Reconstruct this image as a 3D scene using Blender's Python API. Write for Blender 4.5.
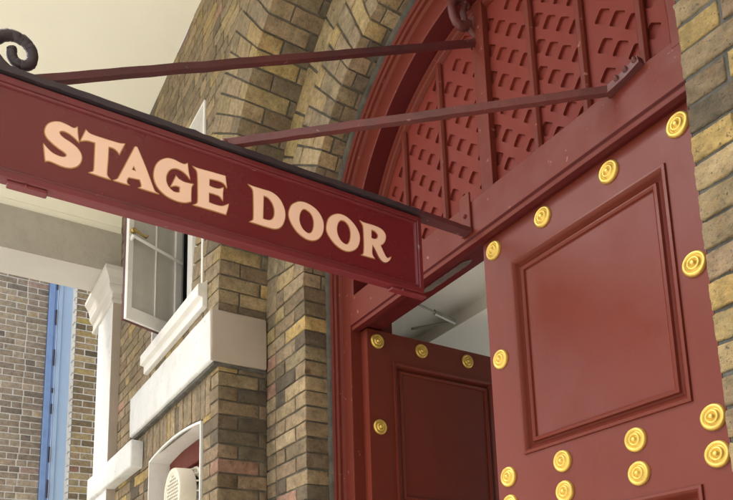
import bpy, bmesh, math, random
import numpy as np
from mathutils import Vector, Matrix

random.seed(7)
rng = np.random.default_rng(7)
for o in list(bpy.data.objects):
    bpy.data.objects.remove(o)
S = bpy.context.scene
COL = S.collection
R = math.radians

# ------------------------------------------------------------------ camera
cam = bpy.data.objects.new('camera', bpy.data.cameras.new('camera'))
COL.objects.link(cam)
S.camera = cam
FPX, PX, PY = 727.82, 366.0, 502.97          # focal length and principal point (733 x 500 frame)
YAW, PITCH, ROLL = 147.842, 10.614, 1.707
cam.data.sensor_fit = 'HORIZONTAL'
cam.data.sensor_width = 36
cam.data.lens = FPX / 733 * 36
cam.data.shift_x = (366.5 - PX) / 733
cam.data.shift_y = (PY - 250) / 733
cam.data.clip_start, cam.data.clip_end = 0.05, 400
y_, p_, r_ = R(YAW), R(PITCH), R(ROLL)
fw = Vector((math.cos(p_) * math.cos(y_), math.cos(p_) * math.sin(y_), math.sin(p_)))
rt = Vector((math.sin(y_), -math.cos(y_), 0))
dn = fw.cross(rt)
c_, s_ = math.cos(r_), math.sin(r_)
right, down = c_ * rt + s_ * dn, -s_ * rt + c_ * dn
cam.matrix_world = Matrix(((right.x, -down.x, -fw.x, 1.887), (right.y, -down.y, -fw.y, -1.234),
                           (right.z, -down.z, -fw.z, 1.5), (0, 0, 0, 1)))
S.render.resolution_x, S.render.resolution_y = 1024, 698

# ------------------------------------------------------------------ sky, sun, exposure
SUN_DIR = Vector((-0.55, -0.75, 1.25)).normalized()       # towards the sun
SUN_EL = math.asin(SUN_DIR.z)
SUN_AZ = math.atan2(SUN_DIR.x, SUN_DIR.y)
w = bpy.data.worlds.new('World')
S.world = w
w.use_nodes = True
nt = w.node_tree
sky = nt.nodes.new('ShaderNodeTexSky')
sky.sky_type = 'NISHITA'
sky.sun_disc = False
sky.sun_elevation = SUN_EL
sky.sun_rotation = SUN_AZ
sky.air_density, sky.dust_density, sky.ozone_density = 1.0, 4.0, 0.6
bg = nt.nodes['Background']
bg.inputs['Strength'].default_value = 0.15
hs = nt.nodes.new('ShaderNodeHueSaturation')        # overcast: a far less blue sky
hs.inputs['Saturation'].default_value = 0.62
nt.links.new(sky.outputs[0], hs.inputs['Color'])
nt.links.new(hs.outputs[0], bg.inputs[0])
sun = bpy.data.objects.new('sun', bpy.data.lights.new('sun', 'SUN'))
COL.objects.link(sun)
sun.data.energy = 1.2
sun.data.angle = R(30)
sun.data.color = (1.0, 0.965, 0.91)
sun.rotation_euler = SUN_DIR.to_track_quat('Z', 'Y').to_euler()
S.view_settings.view_transform = 'Standard'
S.view_settings.look = 'None'
S.view_settings.gamma = 1
S.view_settings.use_curve_mapping = False
S.view_settings.exposure = 1.22

# ------------------------------------------------------------------ materials
def mat_base(name):
    m = bpy.data.materials.new(name)
    m.use_nodes = True
    n, l = m.node_tree.nodes, m.node_tree.links
    return m, n, l, n['Principled BSDF']

def noise(n, l, scale, detail=4, rough=0.6, src=None, stretch=None):
    t = n.new('ShaderNodeTexNoise')
    t.inputs['Scale'].default_value = scale
    t.inputs['Detail'].default_value = detail
    t.inputs['Roughness'].default_value = rough
    if src is not None:
        if stretch:
            mp = n.new('ShaderNodeMapping')
            mp.inputs['Scale'].default_value = stretch
            l.new(src, mp.inputs[0])
            src = mp.outputs[0]
        l.new(src, t.inputs['Vector'])
    return t.outputs['Fac']

def ramp(n, l, fac, a, b, ca=(0, 0, 0), cb=(1, 1, 1)):
    r = n.new('ShaderNodeValToRGB')
    r.color_ramp.elements[0].position, r.color_ramp.elements[1].position = a, b
    r.color_ramp.elements[0].color = (*ca, 1)
    r.color_ramp.elements[1].color = (*cb, 1)
    l.new(fac, r.inputs[0])
    return r.outputs[0]

def mix(n, l, fac, a, b, mode='MIX'):
    m = n.new('ShaderNodeMix')
    m.data_type = 'RGBA'
    m.blend_type = mode
    for v, s in ((fac, m.inputs[0]), (a, m.inputs[6]), (b, m.inputs[7])):
        if isinstance(v, (int, float)):
            s.default_value = v
        elif isinstance(v, tuple):
            s.default_value = (*v, 1)
        else:
            l.new(v, s)
    return m.outputs[2]

def bump(n, l, h, strength, dist, bsdf):
    b = n.new('ShaderNodeBump')
    b.inputs['Strength'].default_value = strength
    b.inputs['Distance'].default_value = dist
    l.new(h, b.inputs['Height'])
    l.new(b.outputs[0], bsdf.inputs['Normal'])

def paint(name, col, col2=None, rough=0.4, bscale=14, bstr=0.25, bdist=0.002, dirt=None, dirt_amt=0.5, chip=None, spec=0.5, metal=0.0, coat=0.0):
    """painted or plastered surface: slight colour drift, brush / trowel relief, grime blotches, chips"""
    m, n, l, b = mat_base(name)
    tc = n.new('ShaderNodeTexCoord').outputs['Object']
    col2 = col2 or tuple(c * 0.82 for c in col)
    c = mix(n, l, ramp(n, l, noise(n, l, 2.3, 6, 0.65, tc), 0.3, 0.72), col, col2)
    if dirt:
        f = ramp(n, l, noise(n, l, 7, 8, 0.72, tc), 0.5, 0.78)
        f2 = mix(n, l, 1.0, f, (dirt_amt,) * 3, 'MULTIPLY')
        c = mix(n, l, f2, c, dirt)
    if chip:
        f = ramp(n, l, noise(n, l, 26, 6, 0.7, tc), 0.655, 0.668)
        c = mix(n, l, f, c, chip)
    l.new(c, b.inputs['Base Color'])
    rr = ramp(n, l, noise(n, l, 9, 5, 0.6, tc), 0.25, 0.8, (rough * 0.8,) * 3, (min(1, rough * 1.35),) * 3)
    l.new(rr, b.inputs['Roughness'])
    b.inputs['Specular IOR Level'].default_value = spec
    b.inputs['Metallic'].default_value = metal
    b.inputs['Coat Weight'].default_value = coat
    b.inputs['Coat Roughness'].default_value = 0.15
    bump(n, l, noise(n, l, bscale, 7, 0.6, tc), bstr, bdist, b)
    return m

def brick_mat(name, rough_bump=0.6, spots=True, fleck=0.55, bd=0.007):
    m, n, l, b = mat_base(name)
    tc = n.new('ShaderNodeTexCoord').outputs['Object']
    at = n.new('ShaderNodeAttribute')
    at.attribute_name = 'bcol'
    base = at.outputs['Color']
    v = ramp(n, l, noise(n, l, 24, 10, 0.78, tc), 0.32, 0.70, (0.50, 0.49, 0.48), (1.42, 1.39, 1.32))
    c = mix(n, l, 1.0, base, v, 'MULTIPLY')
    # kiln blotches of a warmer and a greyer clay inside each brick
    c = mix(n, l, mix(n, l, 1.0, ramp(n, l, noise(n, l, 34, 4, 0.6, tc), 0.5, 0.72), (0.55,) * 3, 'MULTIPLY'), c,
            mix(n, l, 1.0, base, (1.15, 0.95, 0.72), 'MULTIPLY'))
    c = mix(n, l, mix(n, l, 1.0, ramp(n, l, noise(n, l, 7.5, 10, 0.8, tc), 0.46, 0.72), (fleck,) * 3, 'MULTIPLY'), c, (0.070, 0.056, 0.040))
    if spots:
        pit = ramp(n, l, noise(n, l, 110, 4, 0.6, tc), 0.60, 0.68)
        c = mix(n, l, mix(n, l, 1.0, pit, (0.75,) * 3, 'MULTIPLY'), c, (0.05, 0.045, 0.04))
        lime = ramp(n, l, noise(n, l, 45, 6, 0.7, tc), 0.715, 0.735)
        c = mix(n, l, mix(n, l, 1.0, lime, (0.7,) * 3, 'MULTIPLY'), c, (0.5, 0.47, 0.41))
    l.new(c, b.inputs['Base Color'])
    b.inputs['Roughness'].default_value = 0.9
    b.inputs['Specular IOR Level'].default_value = 0.25
    h = mix(n, l, 0.45, noise(n, l, 28, 8, 0.7, tc), noise(n, l, 140, 5, 0.65, tc))
    bump(n, l, h, rough_bump, bd, b)
    return m

def mortar_mat(name, col, col2):
    m, n, l, b = mat_base(name)
    tc = n.new('ShaderNodeTexCoord').outputs['Object']
    c = mix(n, l, ramp(n, l, noise(n, l, 11, 8, 0.72, tc), 0.35, 0.7), col, col2)
    l.new(c, b.inputs['Base Color'])
    b.inputs['Roughness'].default_value = 0.95
    b.inputs['Specular IOR Level'].default_value = 0.2
    bump(n, l, noise(n, l, 70, 8, 0.75, tc), 0.8, 0.006, b)
    return m

M = {}
M['brick'] = brick_mat('stock_brick', 0.85)
M['brick_near'] = brick_mat('stock_brick_rough', 1.0, True, 0.45, 0.014)
M['brick_far'] = brick_mat('far_brick', 0.3, False, 0.25)
M['mortar'] = mortar_mat('grey_mortar', (0.075, 0.068, 0.054), (0.17, 0.152, 0.118))
M['mortar_near'] = mortar_mat('blue_grey_mortar', (0.066, 0.066, 0.058), (0.14, 0.134, 0.115))
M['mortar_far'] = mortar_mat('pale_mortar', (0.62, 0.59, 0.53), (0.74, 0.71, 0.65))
M['fillet'] = mortar_mat('cement_fillet', (0.07, 0.066, 0.056), (0.15, 0.14, 0.115))
RED = (0.150, 0.0285, 0.0165)
M['door_red'] = paint('oxblood_gloss_paint', RED, (0.137, 0.0255, 0.015), 0.34, 24, 0.16, 0.0012, (0.13, 0.030, 0.024), 0.25, None, 0.22)
M['frame_red'] = paint('weathered_red_paint', (0.146, 0.027, 0.016), (0.133, 0.024, 0.0145), 0.45, 22, 0.25, 0.0015, (0.12, 0.035, 0.028), 0.4, (0.30, 0.12, 0.09), 0.2)
M['maroon'] = paint('deep_maroon', (0.085, 0.010, 0.010), (0.075, 0.009, 0.009), 0.4, 22, 0.25, 0.0015, None, 0.3, None, 0.2)
M['louvre_red'] = paint('louvre_red_paint', (0.185, 0.029, 0.018), (0.165, 0.026, 0.017), 0.5, 30, 0.25, 0.0012, (0.14, 0.03, 0.024), 0.4, None, 0.2)
M['sign_red'] = paint('sign_maroon_gloss', (0.150, 0.0155, 0.021), (0.14, 0.0145, 0.019), 0.24, 4, 0.05, 0.002, None, 0.3, None, 0.55)
M['sign_frame'] = paint('sign_frame_maroon', (0.165, 0.021, 0.026), (0.15, 0.019, 0.024), 0.36, 30, 0.3, 0.0012, (0.06, 0.02, 0.02), 0.5, (0.26, 0.16, 0.15), 0.5)
M['rod_red'] = paint('rod_red_paint', (0.150, 0.036, 0.030), (0.085, 0.026, 0.026), 0.5, 45, 0.7, 0.003, (0.05, 0.025, 0.025), 0.7, (0.24, 0.13, 0.11), 0.45)
M['rod_dark'] = paint('rod_dark_paint', (0.125, 0.026, 0.026), (0.06, 0.02, 0.024), 0.5, 45, 0.7, 0.003, (0.04, 0.025, 0.03), 0.7, (0.2, 0.1, 0.09), 0.45)
M['iron'] = paint('dark_iron', (0.045, 0.028, 0.034), (0.03, 0.022, 0.028), 0.5, 45, 0.8, 0.003, (0.09, 0.06, 0.06), 0.5, None, 0.5)
def brush_marks(m, stretch, dist):
    n, l = m.node_tree.nodes, m.node_tree.links
    b = n['Principled BSDF']
    tc = n.new('ShaderNodeTexCoord').outputs['Object']
    f = noise(n, l, 1.0, 5, 0.7, tc, stretch)
    bp_ = n.new('ShaderNodeBump')
    bp_.inputs['Strength'].default_value = 0.35
    bp_.inputs['Distance'].default_value = dist
    old = b.inputs['Normal'].links[0].from_socket
    l.new(f, bp_.inputs['Height'])
    l.new(old, bp_.inputs['Normal'])
    l.new(bp_.outputs[0], b.inputs['Normal'])
brush_marks(M['door_red'], (260, 260, 7), 0.0009)
brush_marks(M['frame_red'], (9, 260, 260), 0.0008)
M['gold'] = paint('gilt_paint', (0.72, 0.50, 0.11), (0.62, 0.42, 0.085), 0.34, 60, 0.5, 0.0012, (0.34, 0.21, 0.06), 0.7, None, 0.5, 0.5)
M['letter'] = paint('letter_cream_pink', (0.93, 0.63, 0.48), (0.91, 0.60, 0.45), 0.45, 40, 0.1, 0.0005)
M['letter_edge'] = paint('letter_gold_edge', (0.52, 0.29, 0.10), (0.45, 0.24, 0.08), 0.4, 40, 0.1, 0.0005, None, 0, None, 0.5, 0.2)
M['white_stone'] = paint('white_painted_stone', (0.66, 0.655, 0.62), (0.56, 0.55, 0.515), 0.75, 30, 0.5, 0.003, (0.34, 0.315, 0.27), 0.5, (0.24, 0.22, 0.19), 0.3)
M['beige_stone'] = paint('stone_side_beige', (0.40, 0.34, 0.27), (0.36, 0.30, 0.235), 0.8, 30, 0.4, 0.003, (0.3, 0.26, 0.2), 0.3, None, 0.3)
M['white_wood'] = paint('white_painted_wood', (0.76, 0.74, 0.69), (0.68, 0.66, 0.60), 0.45, 35, 0.3, 0.0015, (0.45, 0.42, 0.36), 0.45, None, 0.45)
M['cream_ceiling'] = paint('cream_ceiling_paint', (0.88, 0.85, 0.72), (0.85, 0.82, 0.69), 0.8, 6, 0.15, 0.004, None, 0.3, None, 0.3)
M['taupe'] = paint('taupe_render', (0.42, 0.39, 0.325), (0.37, 0.34, 0.28), 0.8, 9, 0.7, 0.012, (0.22, 0.2, 0.17), 0.3, None, 0.3)
M['toned_grey'] = paint('pale_toned_grey', (0.58, 0.55, 0.49), (0.52, 0.49, 0.43), 0.8, 12, 0.3, 0.004, None, 0.3, None, 0.3)  # grey with light on the beam underside, shade on the cornice put in
M['blue'] = paint('blue_paint', (0.22, 0.34, 0.60), (0.20, 0.31, 0.56), 0.45, 16, 0.3, 0.003, (0.08, 0.12, 0.25), 0.4, None, 0.45)
M['blue_light'] = paint('pale_blue_paint', (0.42, 0.56, 0.75), (0.40, 0.54, 0.73), 0.4, 16, 0.3, 0.003, None, 0.4, None, 0.45)
M['vent_cream'] = paint('vent_cream_plastic', (0.72, 0.66, 0.52), (0.66, 0.60, 0.46), 0.5, 30, 0.1, 0.001, (0.4, 0.36, 0.28), 0.4, None, 0.4)
M['black'] = paint('dark_void', (0.012, 0.011, 0.010), None, 0.8)
M['paving'] = paint('pale_paving', (0.70, 0.68, 0.60), (0.64, 0.62, 0.55), 0.85, 8, 0.4, 0.006, (0.2, 0.19, 0.17), 0.5)
M['lobby_floor'] = paint('brown_lobby_floor', (0.36, 0.33, 0.28), (0.30, 0.27, 0.23), 0.6, 10, 0.2, 0.002)
M['metal_grey'] = paint('grey_steel', (0.22, 0.21, 0.18), (0.16, 0.155, 0.14), 0.45, 40, 0.2, 0.001, None, 0.3, None, 0.5, 0.6)
M['brass'] = paint('brass', (0.55, 0.40, 0.14), (0.4, 0.28, 0.1), 0.35, 40, 0.1, 0.0006, None, 0.3, None, 0.5, 0.9)
M['interior'] = paint('interior_white', (0.84, 0.81, 0.72), (0.80, 0.77, 0.68), 0.7, 8, 0.1, 0.003)
M['bare_patch'] = paint('bare_scraped_wood', (0.13, 0.10, 0.08), (0.06, 0.035, 0.03), 0.85, 60, 0.9, 0.004)

brush_marks(M['cream_ceiling'], (14, 1.2, 14), 0.003)

def glass_mat():
    m, n, l, b = mat_base('window_glass')
    b.inputs['Base Color'].default_value = (0.92, 0.95, 0.94, 1)
    b.inputs['Roughness'].default_value = 0.02
    b.inputs['Transmission Weight'].default_value = 1.0
    b.inputs['IOR'].default_value = 1.48
    return m
M['glass'] = glass_mat()
M['sheen_glass'] = paint('window_sheen_glass', (0.66, 0.64, 0.57), (0.54, 0.52, 0.46), 0.10, 22, 0.35, 0.004, (0.70, 0.69, 0.64), 0.6)  # pale mottled base stands in for reflections on the open pane
M['sheen_glass'].node_tree.nodes['Principled BSDF'].inputs['Transmission Weight'].default_value = 0.30

# ------------------------------------------------------------------ object helpers
def link(name, me, parent=None, mats=()):
    o = bpy.data.objects.new(name, me)
    COL.objects.link(o)
    for m in mats:
        me.materials.append(M[m] if isinstance(m, str) else m)
    if parent is not None:
        o.parent = parent
        # meshes are modelled in scene coordinates: undo the offset of the parent chain
        off = Vector((0, 0, 0))
        q = parent
        while q is not None:
            off += q.location
            q = q.parent
        o.location = -off
    return o

def thing(name, label, cat, loc=(0, 0, 0), group=None):
    o = bpy.data.objects.new(name, None)
    o.empty_display_size = 0.1
    o.location = loc
    COL.objects.link(o)
    o['label'], o['category'], o['kind'] = label, cat, 'thing'
    if group:
        o['group'] = group
    return o

def structure(o):
    o['kind'] = 'structure'
    return o

class MB:
    """collects shapes that become ONE mesh object"""
    def __init__(s):
        s.v, s.f, s.mi = [], [], []
    def add(s, vs, fs, mi=0):
        k = len(s.v)
        s.v += [tuple(p) for p in vs]
        s.f += [tuple(i + k for i in f) for f in fs]
        s.mi += [mi] * len(fs)
        return s
    def box(s, lo, hi, mi=0):
        (a, b, c), (d, e, f) = lo, hi
        return s.add([(a, b, c), (d, b, c), (d, e, c), (a, e, c), (a, b, f), (d, b, f), (d, e, f), (a, e, f)],
                     [(0, 3, 2, 1), (4, 5, 6, 7), (0, 1, 5, 4), (1, 2, 6, 5), (2, 3, 7, 6), (3, 0, 4, 7)], mi)
    def prism(s, prof, path0, path1, mi=0):
        """profile points (lists of 3D) at two ends"""
        n = len(path0)
        return s.add(list(path0) + list(path1), [(i, (i + 1) % n, n + (i + 1) % n, n + i) for i in range(n)] +
                     [tuple(range(n - 1, -1, -1)), tuple(range(n, 2 * n))], mi)
    def sweep(s, rings, closed_ring=True, closed_path=False, caps=True, mi=0):
        k = len(rings[0])
        vs = [p for r in rings for p in r]
        fs = []
        nr = len(rings)
        for i in range(nr if closed_path else nr - 1):
            j = (i + 1) % nr
            for a in range(k if closed_ring else k - 1):
                b = (a + 1) % k
                fs.append((i * k + a, i * k + b, j * k + b, j * k + a))
        if caps and closed_ring and not closed_path:
            fs.append(tuple(range(k - 1, -1, -1)))
            fs.append(tuple(range((nr - 1) * k, nr * k)))
        return s.add(vs, fs, mi)
    def tube(s, pts, rad, sides=10, up=(0, 0, 1), flat=1.0, mi=0):
        pts = [Vector(p) for p in pts]
        rads = rad if isinstance(rad, (list, tuple)) else [rad] * len(pts)
        rings = []
        for i, p in enumerate(pts):
            t = (pts[min(i + 1, len(pts) - 1)] - pts[max(i - 1, 0)]).normalized()
            a = t.cross(Vector(up))
            a = a.normalized() if a.length > 1e-4 else Vector((1, 0, 0))
            b = a.cross(t)
            off = math.pi / sides
            rings.append([p + rads[i] * (a * math.cos(2 * math.pi * k / sides + off) * flat + b * math.sin(2 * math.pi * k / sides + off)) for k in range(sides)])
        return s.sweep(rings, mi=mi)
    def lathe(s, prof, origin, axis, sides=40, mi=0):
        """profile (radius, height along axis)"""
        ax = Vector(axis).normalized()
        u = ax.orthogonal().normalized()
        v = ax.cross(u)
        o = Vector(origin)
        rings = []
        for k in range(sides):
            t = 2 * math.pi * k / sides
            d = u * math.cos(t) + v * math.sin(t)
            rings.append([o + d * r + ax * h for r, h in prof])
        return s.sweep(rings, closed_ring=False, closed_path=True, caps=False, mi=mi)
    def build(s, name, mats, parent=None, smooth=None, bevel=0, subdiv=0):
        me = bpy.data.meshes.new(name)
        me.from_pydata(s.v, [], s.f)
        me.polygons.foreach_set('material_index', s.mi)
        bm = bmesh.new()
        bm.from_mesh(me)
        bmesh.ops.remove_doubles(bm, verts=bm.verts, dist=1e-6)
        bmesh.ops.recalc_face_normals(bm, faces=bm.faces)
        bm.to_mesh(me)
        bm.free()
        o = link(name, me, parent, [mats] if isinstance(mats, str) else mats)
        if smooth is not None:
            shade(me, smooth)
        if bevel:
            md = o.modifiers.new('bevel', 'BEVEL')
            md.width, md.segments, md.limit_method, md.angle_limit = bevel, 2, 'ANGLE', R(40)
            md.harden_normals = False
        return o

def shade(me, angle):
    me.polygons.foreach_set('use_smooth', [True] * len(me.polygons))
    me.set_sharp_from_angle(angle=R(angle))

# ---- bricks: every brick is a rounded, slightly uneven block with a colour of its own
_T = {}
def grid_template(na, nb, nc):
    k = (na, nb, nc)
    if k in _T:
        return _T[k]
    idx, co, fs = {}, [], []
    def vid(i, j, q):
        if (i, j, q) not in idx:
            idx[(i, j, q)] = len(co)
            co.append((i, j, q))
        return idx[(i, j, q)]
    for i in range(na):
        for j in range(nb):
            fs.append((vid(i, j, 0), vid(i + 1, j, 0), vid(i + 1, j + 1, 0), vid(i, j + 1, 0)))
    for q in range(nc):
        for i in range(na):
            fs.append((vid(i, 0, q), vid(i, 0, q + 1), vid(i + 1, 0, q + 1), vid(i + 1, 0, q)))
            fs.append((vid(i, nb, q), vid(i + 1, nb, q), vid(i + 1, nb, q + 1), vid(i, nb, q + 1)))
        for j in range(nb):
            fs.append((vid(0, j, q), vid(0, j + 1, q), vid(0, j + 1, q + 1), vid(0, j, q + 1)))
            fs.append((vid(na, j, q), vid(na, j, q + 1), vid(na, j + 1, q + 1), vid(na, j + 1, q)))
    _T[k] = (np.array(co), np.array(fs))
    return _T[k]

def pos(L, r, cell):
    n = max(1, round((L - 2 * r) / cell))
    return np.concatenate([[0], np.linspace(r, L - r, n + 1), [L]])

def bricks(name, specs, fmap, mat, parent, cell=0.03, r=0.003, jit=0.0007, loose=0.0011):
    """specs: (lo, hi, colour) in local (u, v, w): w = depth behind the face; fmap maps an (n,3) array to the scene"""
    V, F, C = [], [], []
    base = 0
    for lo, hi, col in specs:
        d = np.array(hi) - np.array(lo)
        if d.min() < 0.012:
            continue
        rr = min(r, d.min() * 0.3)
        pu, pv = pos(d[0], rr, cell), pos(d[1], rr, cell)
        pw = np.array([0, rr, d[2]]) if d[2] < cell * 3 else pos(d[2], rr, cell * 1.5)
        tc, tf = grid_template(len(pu) - 1, len(pv) - 1, len(pw) - 1)
        p = np.stack([pu[tc[:, 0]], pv[tc[:, 1]], pw[tc[:, 2]]], 1)
        inner = np.clip(p, rr, d - rr)
        e = p - inner
        ln = np.linalg.norm(e, axis=1, keepdims=True)
        ln[ln == 0] = 1
        p = np.where(np.linalg.norm(e, axis=1, keepdims=True) > 0, inner + e / ln * rr, p)
        p = p + rng.normal(0, jit, p.shape)
        # slow warp so that arrises wander
        ph = rng.uniform(0, 6.28, 3)
        p[:, 2] += 0.0008 * np.sin(p[:, 0] * 31 + ph[0]) + 0.0006 * np.sin(p[:, 1] * 60 + ph[1])
        p[:, 1] += 0.0008 * np.sin(p[:, 0] * 26 + ph[2])
        p += np.array(lo) + rng.normal(0, loose, 3) * np.array([0.6, 0.6, 1.0])
        V.append(p)
        F.append(tf + base)
        base += len(p)
        C.append(np.repeat(np.array([[*col, 1.0]]), len(p), 0))
    V, F, C = np.concatenate(V), np.concatenate(F), np.concatenate(C)
    # orientation test
    a = fmap(np.array([[0.01, 3.3, 0.0], [0.02, 3.3, 0.0], [0.01, 3.31, 0.0], [0.01, 3.3, 0.01]]))
    if np.linalg.det(np.stack([a[1] - a[0], a[2] - a[0], a[3] - a[0]])) > 0:
        pass
    else:
        F = F[:, ::-1]
    V = fmap(V)
    me = bpy.data.meshes.new(name)
    me.vertices.add(len(V))
    me.vertices.foreach_set('co', V.astype(np.float32).ravel())
    me.loops.add(F.size)
    me.loops.foreach_set('vertex_index', F.astype(np.int32).ravel())
    me.polygons.add(len(F))
    me.polygons.foreach_set('loop_start', np.arange(0, F.size, 4, dtype=np.int32))
    me.polygons.foreach_set('use_smooth', np.ones(len(F), dtype=bool))
    me.update(calc_edges=True)
    ca = me.attributes.new('bcol', 'FLOAT_COLOR', 'POINT')
    ca.data.foreach_set('color', C.astype(np.float32).ravel())
    return link(name, me, parent, [mat])

YELLOW = [(0.37, 0.28, 0.13), (0.35, 0.265, 0.135), (0.39, 0.305, 0.17), (0.32, 0.25, 0.135), (0.36, 0.28, 0.155), (0.41, 0.30, 0.115)]
TAN = [(0.285, 0.215, 0.13), (0.26, 0.198, 0.12), (0.30, 0.228, 0.145), (0.24, 0.188, 0.115)]
BROWN = [(0.195, 0.145, 0.09), (0.17, 0.128, 0.08), (0.215, 0.158, 0.098)]
DARK = [(0.10, 0.082, 0.058), (0.125, 0.10, 0.068), (0.085, 0.07, 0.05)]
PINK = [(0.33, 0.185, 0.13), (0.29, 0.17, 0.125)]
def pick(wy, wt, wb, wd, wp):
    def f():
        g = random.choices([YELLOW, TAN, BROWN, DARK, PINK], (wy, wt, wb, wd, wp))[0]
        c = random.choice(g)
        k = random.uniform(0.86, 1.14)
        return tuple(min(0.6, x * k * random.uniform(0.97, 1.03)) for x in c)
    return f

def soft(f, k):
    """pull the colours towards one weathered olive tan"""
    return lambda: tuple(k * a + (1 - k) * b for a, b in zip(f(), (0.252, 0.207, 0.142)))
J = 0.0095          # joint
CO = 0.075          # course
ST, HD = 0.215, 0.1025

def course_run(u0, u1, row, start=None):
    """stretchers and headers alternating from u0 up to u1"""
    out, u = [], u0
    k = row % 2 if start is None else start
    while u < u1 - 0.02:
        L = ST if k % 2 == 0 else HD
        L += random.uniform(-0.004, 0.004)
        e = min(u + L, u1)
        if u1 - e < 0.045:
            e = u1
        out.append((u, e))
        u = e + J
        k += 1
    return out

def cut(iv, holes):
    out = [iv]
    for a, b in holes:
        nx = []
        for p, q in out:
            if b <= p or a >= q:
                nx.append((p, q))
            else:
                if p < a - 0.03:
                    nx.append((p, a))
                if q > b + 0.03:
                    nx.append((b, q))
        out = nx
    return out

# ------------------------------------------------------------------ the setting: ground, ceiling
ZA, ZB = 3.217, 3.18            # springing heights of the outer and inner arch
RA, RAX = 1.433, 1.885          # outer arch: intrados, extrados
RB, RBX = 1.0, 1.31             # inner arch
YB, YC, YF = 0.266, 0.395, 0.456  # inner brick order, back of the brick reveal, face of the timber frame
CEIL = 5.31

g = MB()
g.add([(-60, -60, 0), (60, -60, 0), (60, 60, 0), (-60, 60, 0)], [(0, 1, 2, 3)])
structure(g.build('ground', 'paving'))

g = MB()
g.box((-3.60, -1.65, CEIL), (5.0, -0.002, CEIL + 0.3))
structure(g.build('ceiling', 'cream_ceiling'))

# added walls, unseen behind the viewpoint: cut light from that side, bounce some back
g = MB()
g.box((5.0, -7.0, 0), (5.3, 0.62, 8.5))
g.box((2.62, 0.01, 0), (5.0, 0.62, 8.5))
structure(g.build('added_shade_wall', 'toned_grey'))

# ------------------------------------------------------------------ the brick building
bld = thing('brick_building', 'sooty yellow stock brick building with a stepped arch round the red doorway', 'building', (0, 0, 0))

# --- outer wall face (plane y = 0), left and right of the arch
face_hi = soft(pick(2.0, 5, 2.4, 0.3, 0.1), 0.6)
face_lo = soft(pick(1.5, 3.4, 4.0, 0.8, 0.1), 0.88)
def fA(p):
    return np.stack([p[:, 0], p[:, 2], p[:, 1]], 1)
specs = []
nrow = int((CEIL + 0.2) / CO)
for k in range(nrow):
    z0, z1 = k * CO + J / 2, (k + 1) * CO - J / 2
    zm = (z0 + z1) / 2
    if zm > 5.33:
        continue
    holes = []
    if 1.30 < zm < 2.69:
        holes.append((-2.66, -1.655))
    if 2.69 <= zm < 2.885:
        holes.append((-2.95, -1.59))
    if 3.40 < zm < 4.60:
        holes.append((-2.68, -1.668))
    for side in (-1, 1):
        if zm < ZA:
            lim = RA
        else:
            rr = (RAX - 0.04) ** 2 - (zm - ZA) ** 2
            lim = math.sqrt(rr) if rr > 0 else 0.0
        far = 4.06 if side < 0 else 2.6
        corner = ST if k % 2 == 0 else HD
        runs = []
        if zm < ZA:
            runs.append((RA, RA + corner))
            runs += course_run(RA + corner + J, far, k, 1 if k % 2 == 0 else 0)
        else:
            runs += course_run(lim + (0.06 if k % 2 else 0), far, k)
        for a, b in runs:
            iv = (a, b) if side > 0 else (-b, -a)
            first = abs(a - RA) < 1e-6 and zm < ZA
            for p, q in (cut(iv, holes) if side < 0 else [iv]):
                # corner bricks reach back along the reveal
                dep = (HD if k % 2 == 0 else ST) if first else 0.09
                specs.append(((p, z0, 0.0), (q, z1, dep), (face_lo if random.random() > (zm - 2.7) / 1.2 else face_hi)()))
bricks('wall_brickwork', specs, fA, 'brick', bld, 0.034)

# upright bricks over the lower window
specs = []
u = -2.95
while u < -1.60:
    xm = u + 0.0325
    rise = 0.036 * (1 - ((xm + 2.16) / 0.5) ** 2) if abs(xm + 2.16) < 0.5 else -0.05
    specs.append(((u, 2.662 + max(rise, 0.0) + (0.0 if abs(xm + 2.16) < .5 else -0.005), 0.0), (u + 0.065, 2.882, 0.09), soft(pick(1.5, 4, 3, 0.6, 0.1), 0.6)()))
    u += 0.0745
bricks('soldier_course', specs, fA, 'brick', bld, 0.034)

# --- reveal of the outer order
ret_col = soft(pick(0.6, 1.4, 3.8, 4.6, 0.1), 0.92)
for side, nm in ((-1, 'reveal_brickwork'), (1, 'reveal_brickwork')):
    specs = []
    for k in range(int(ZA / CO) + 1):
        z0, z1 = k * CO + J / 2, min((k + 1) * CO - J / 2, ZA)
        d = HD if k % 2 == 0 else ST
        for a, b in course_run(d + J, YB - 0.001, k, 1 if k % 2 else 0):
            specs.append(((a, z0, 0.0), (b, z1, 0.09), ret_col()))
    bricks(nm, specs, (lambda p, s=side: np.stack([s * (RA + p[:, 2]), p[:, 0], p[:, 1]], 1)), 'brick', bld, 0.03)

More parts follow.
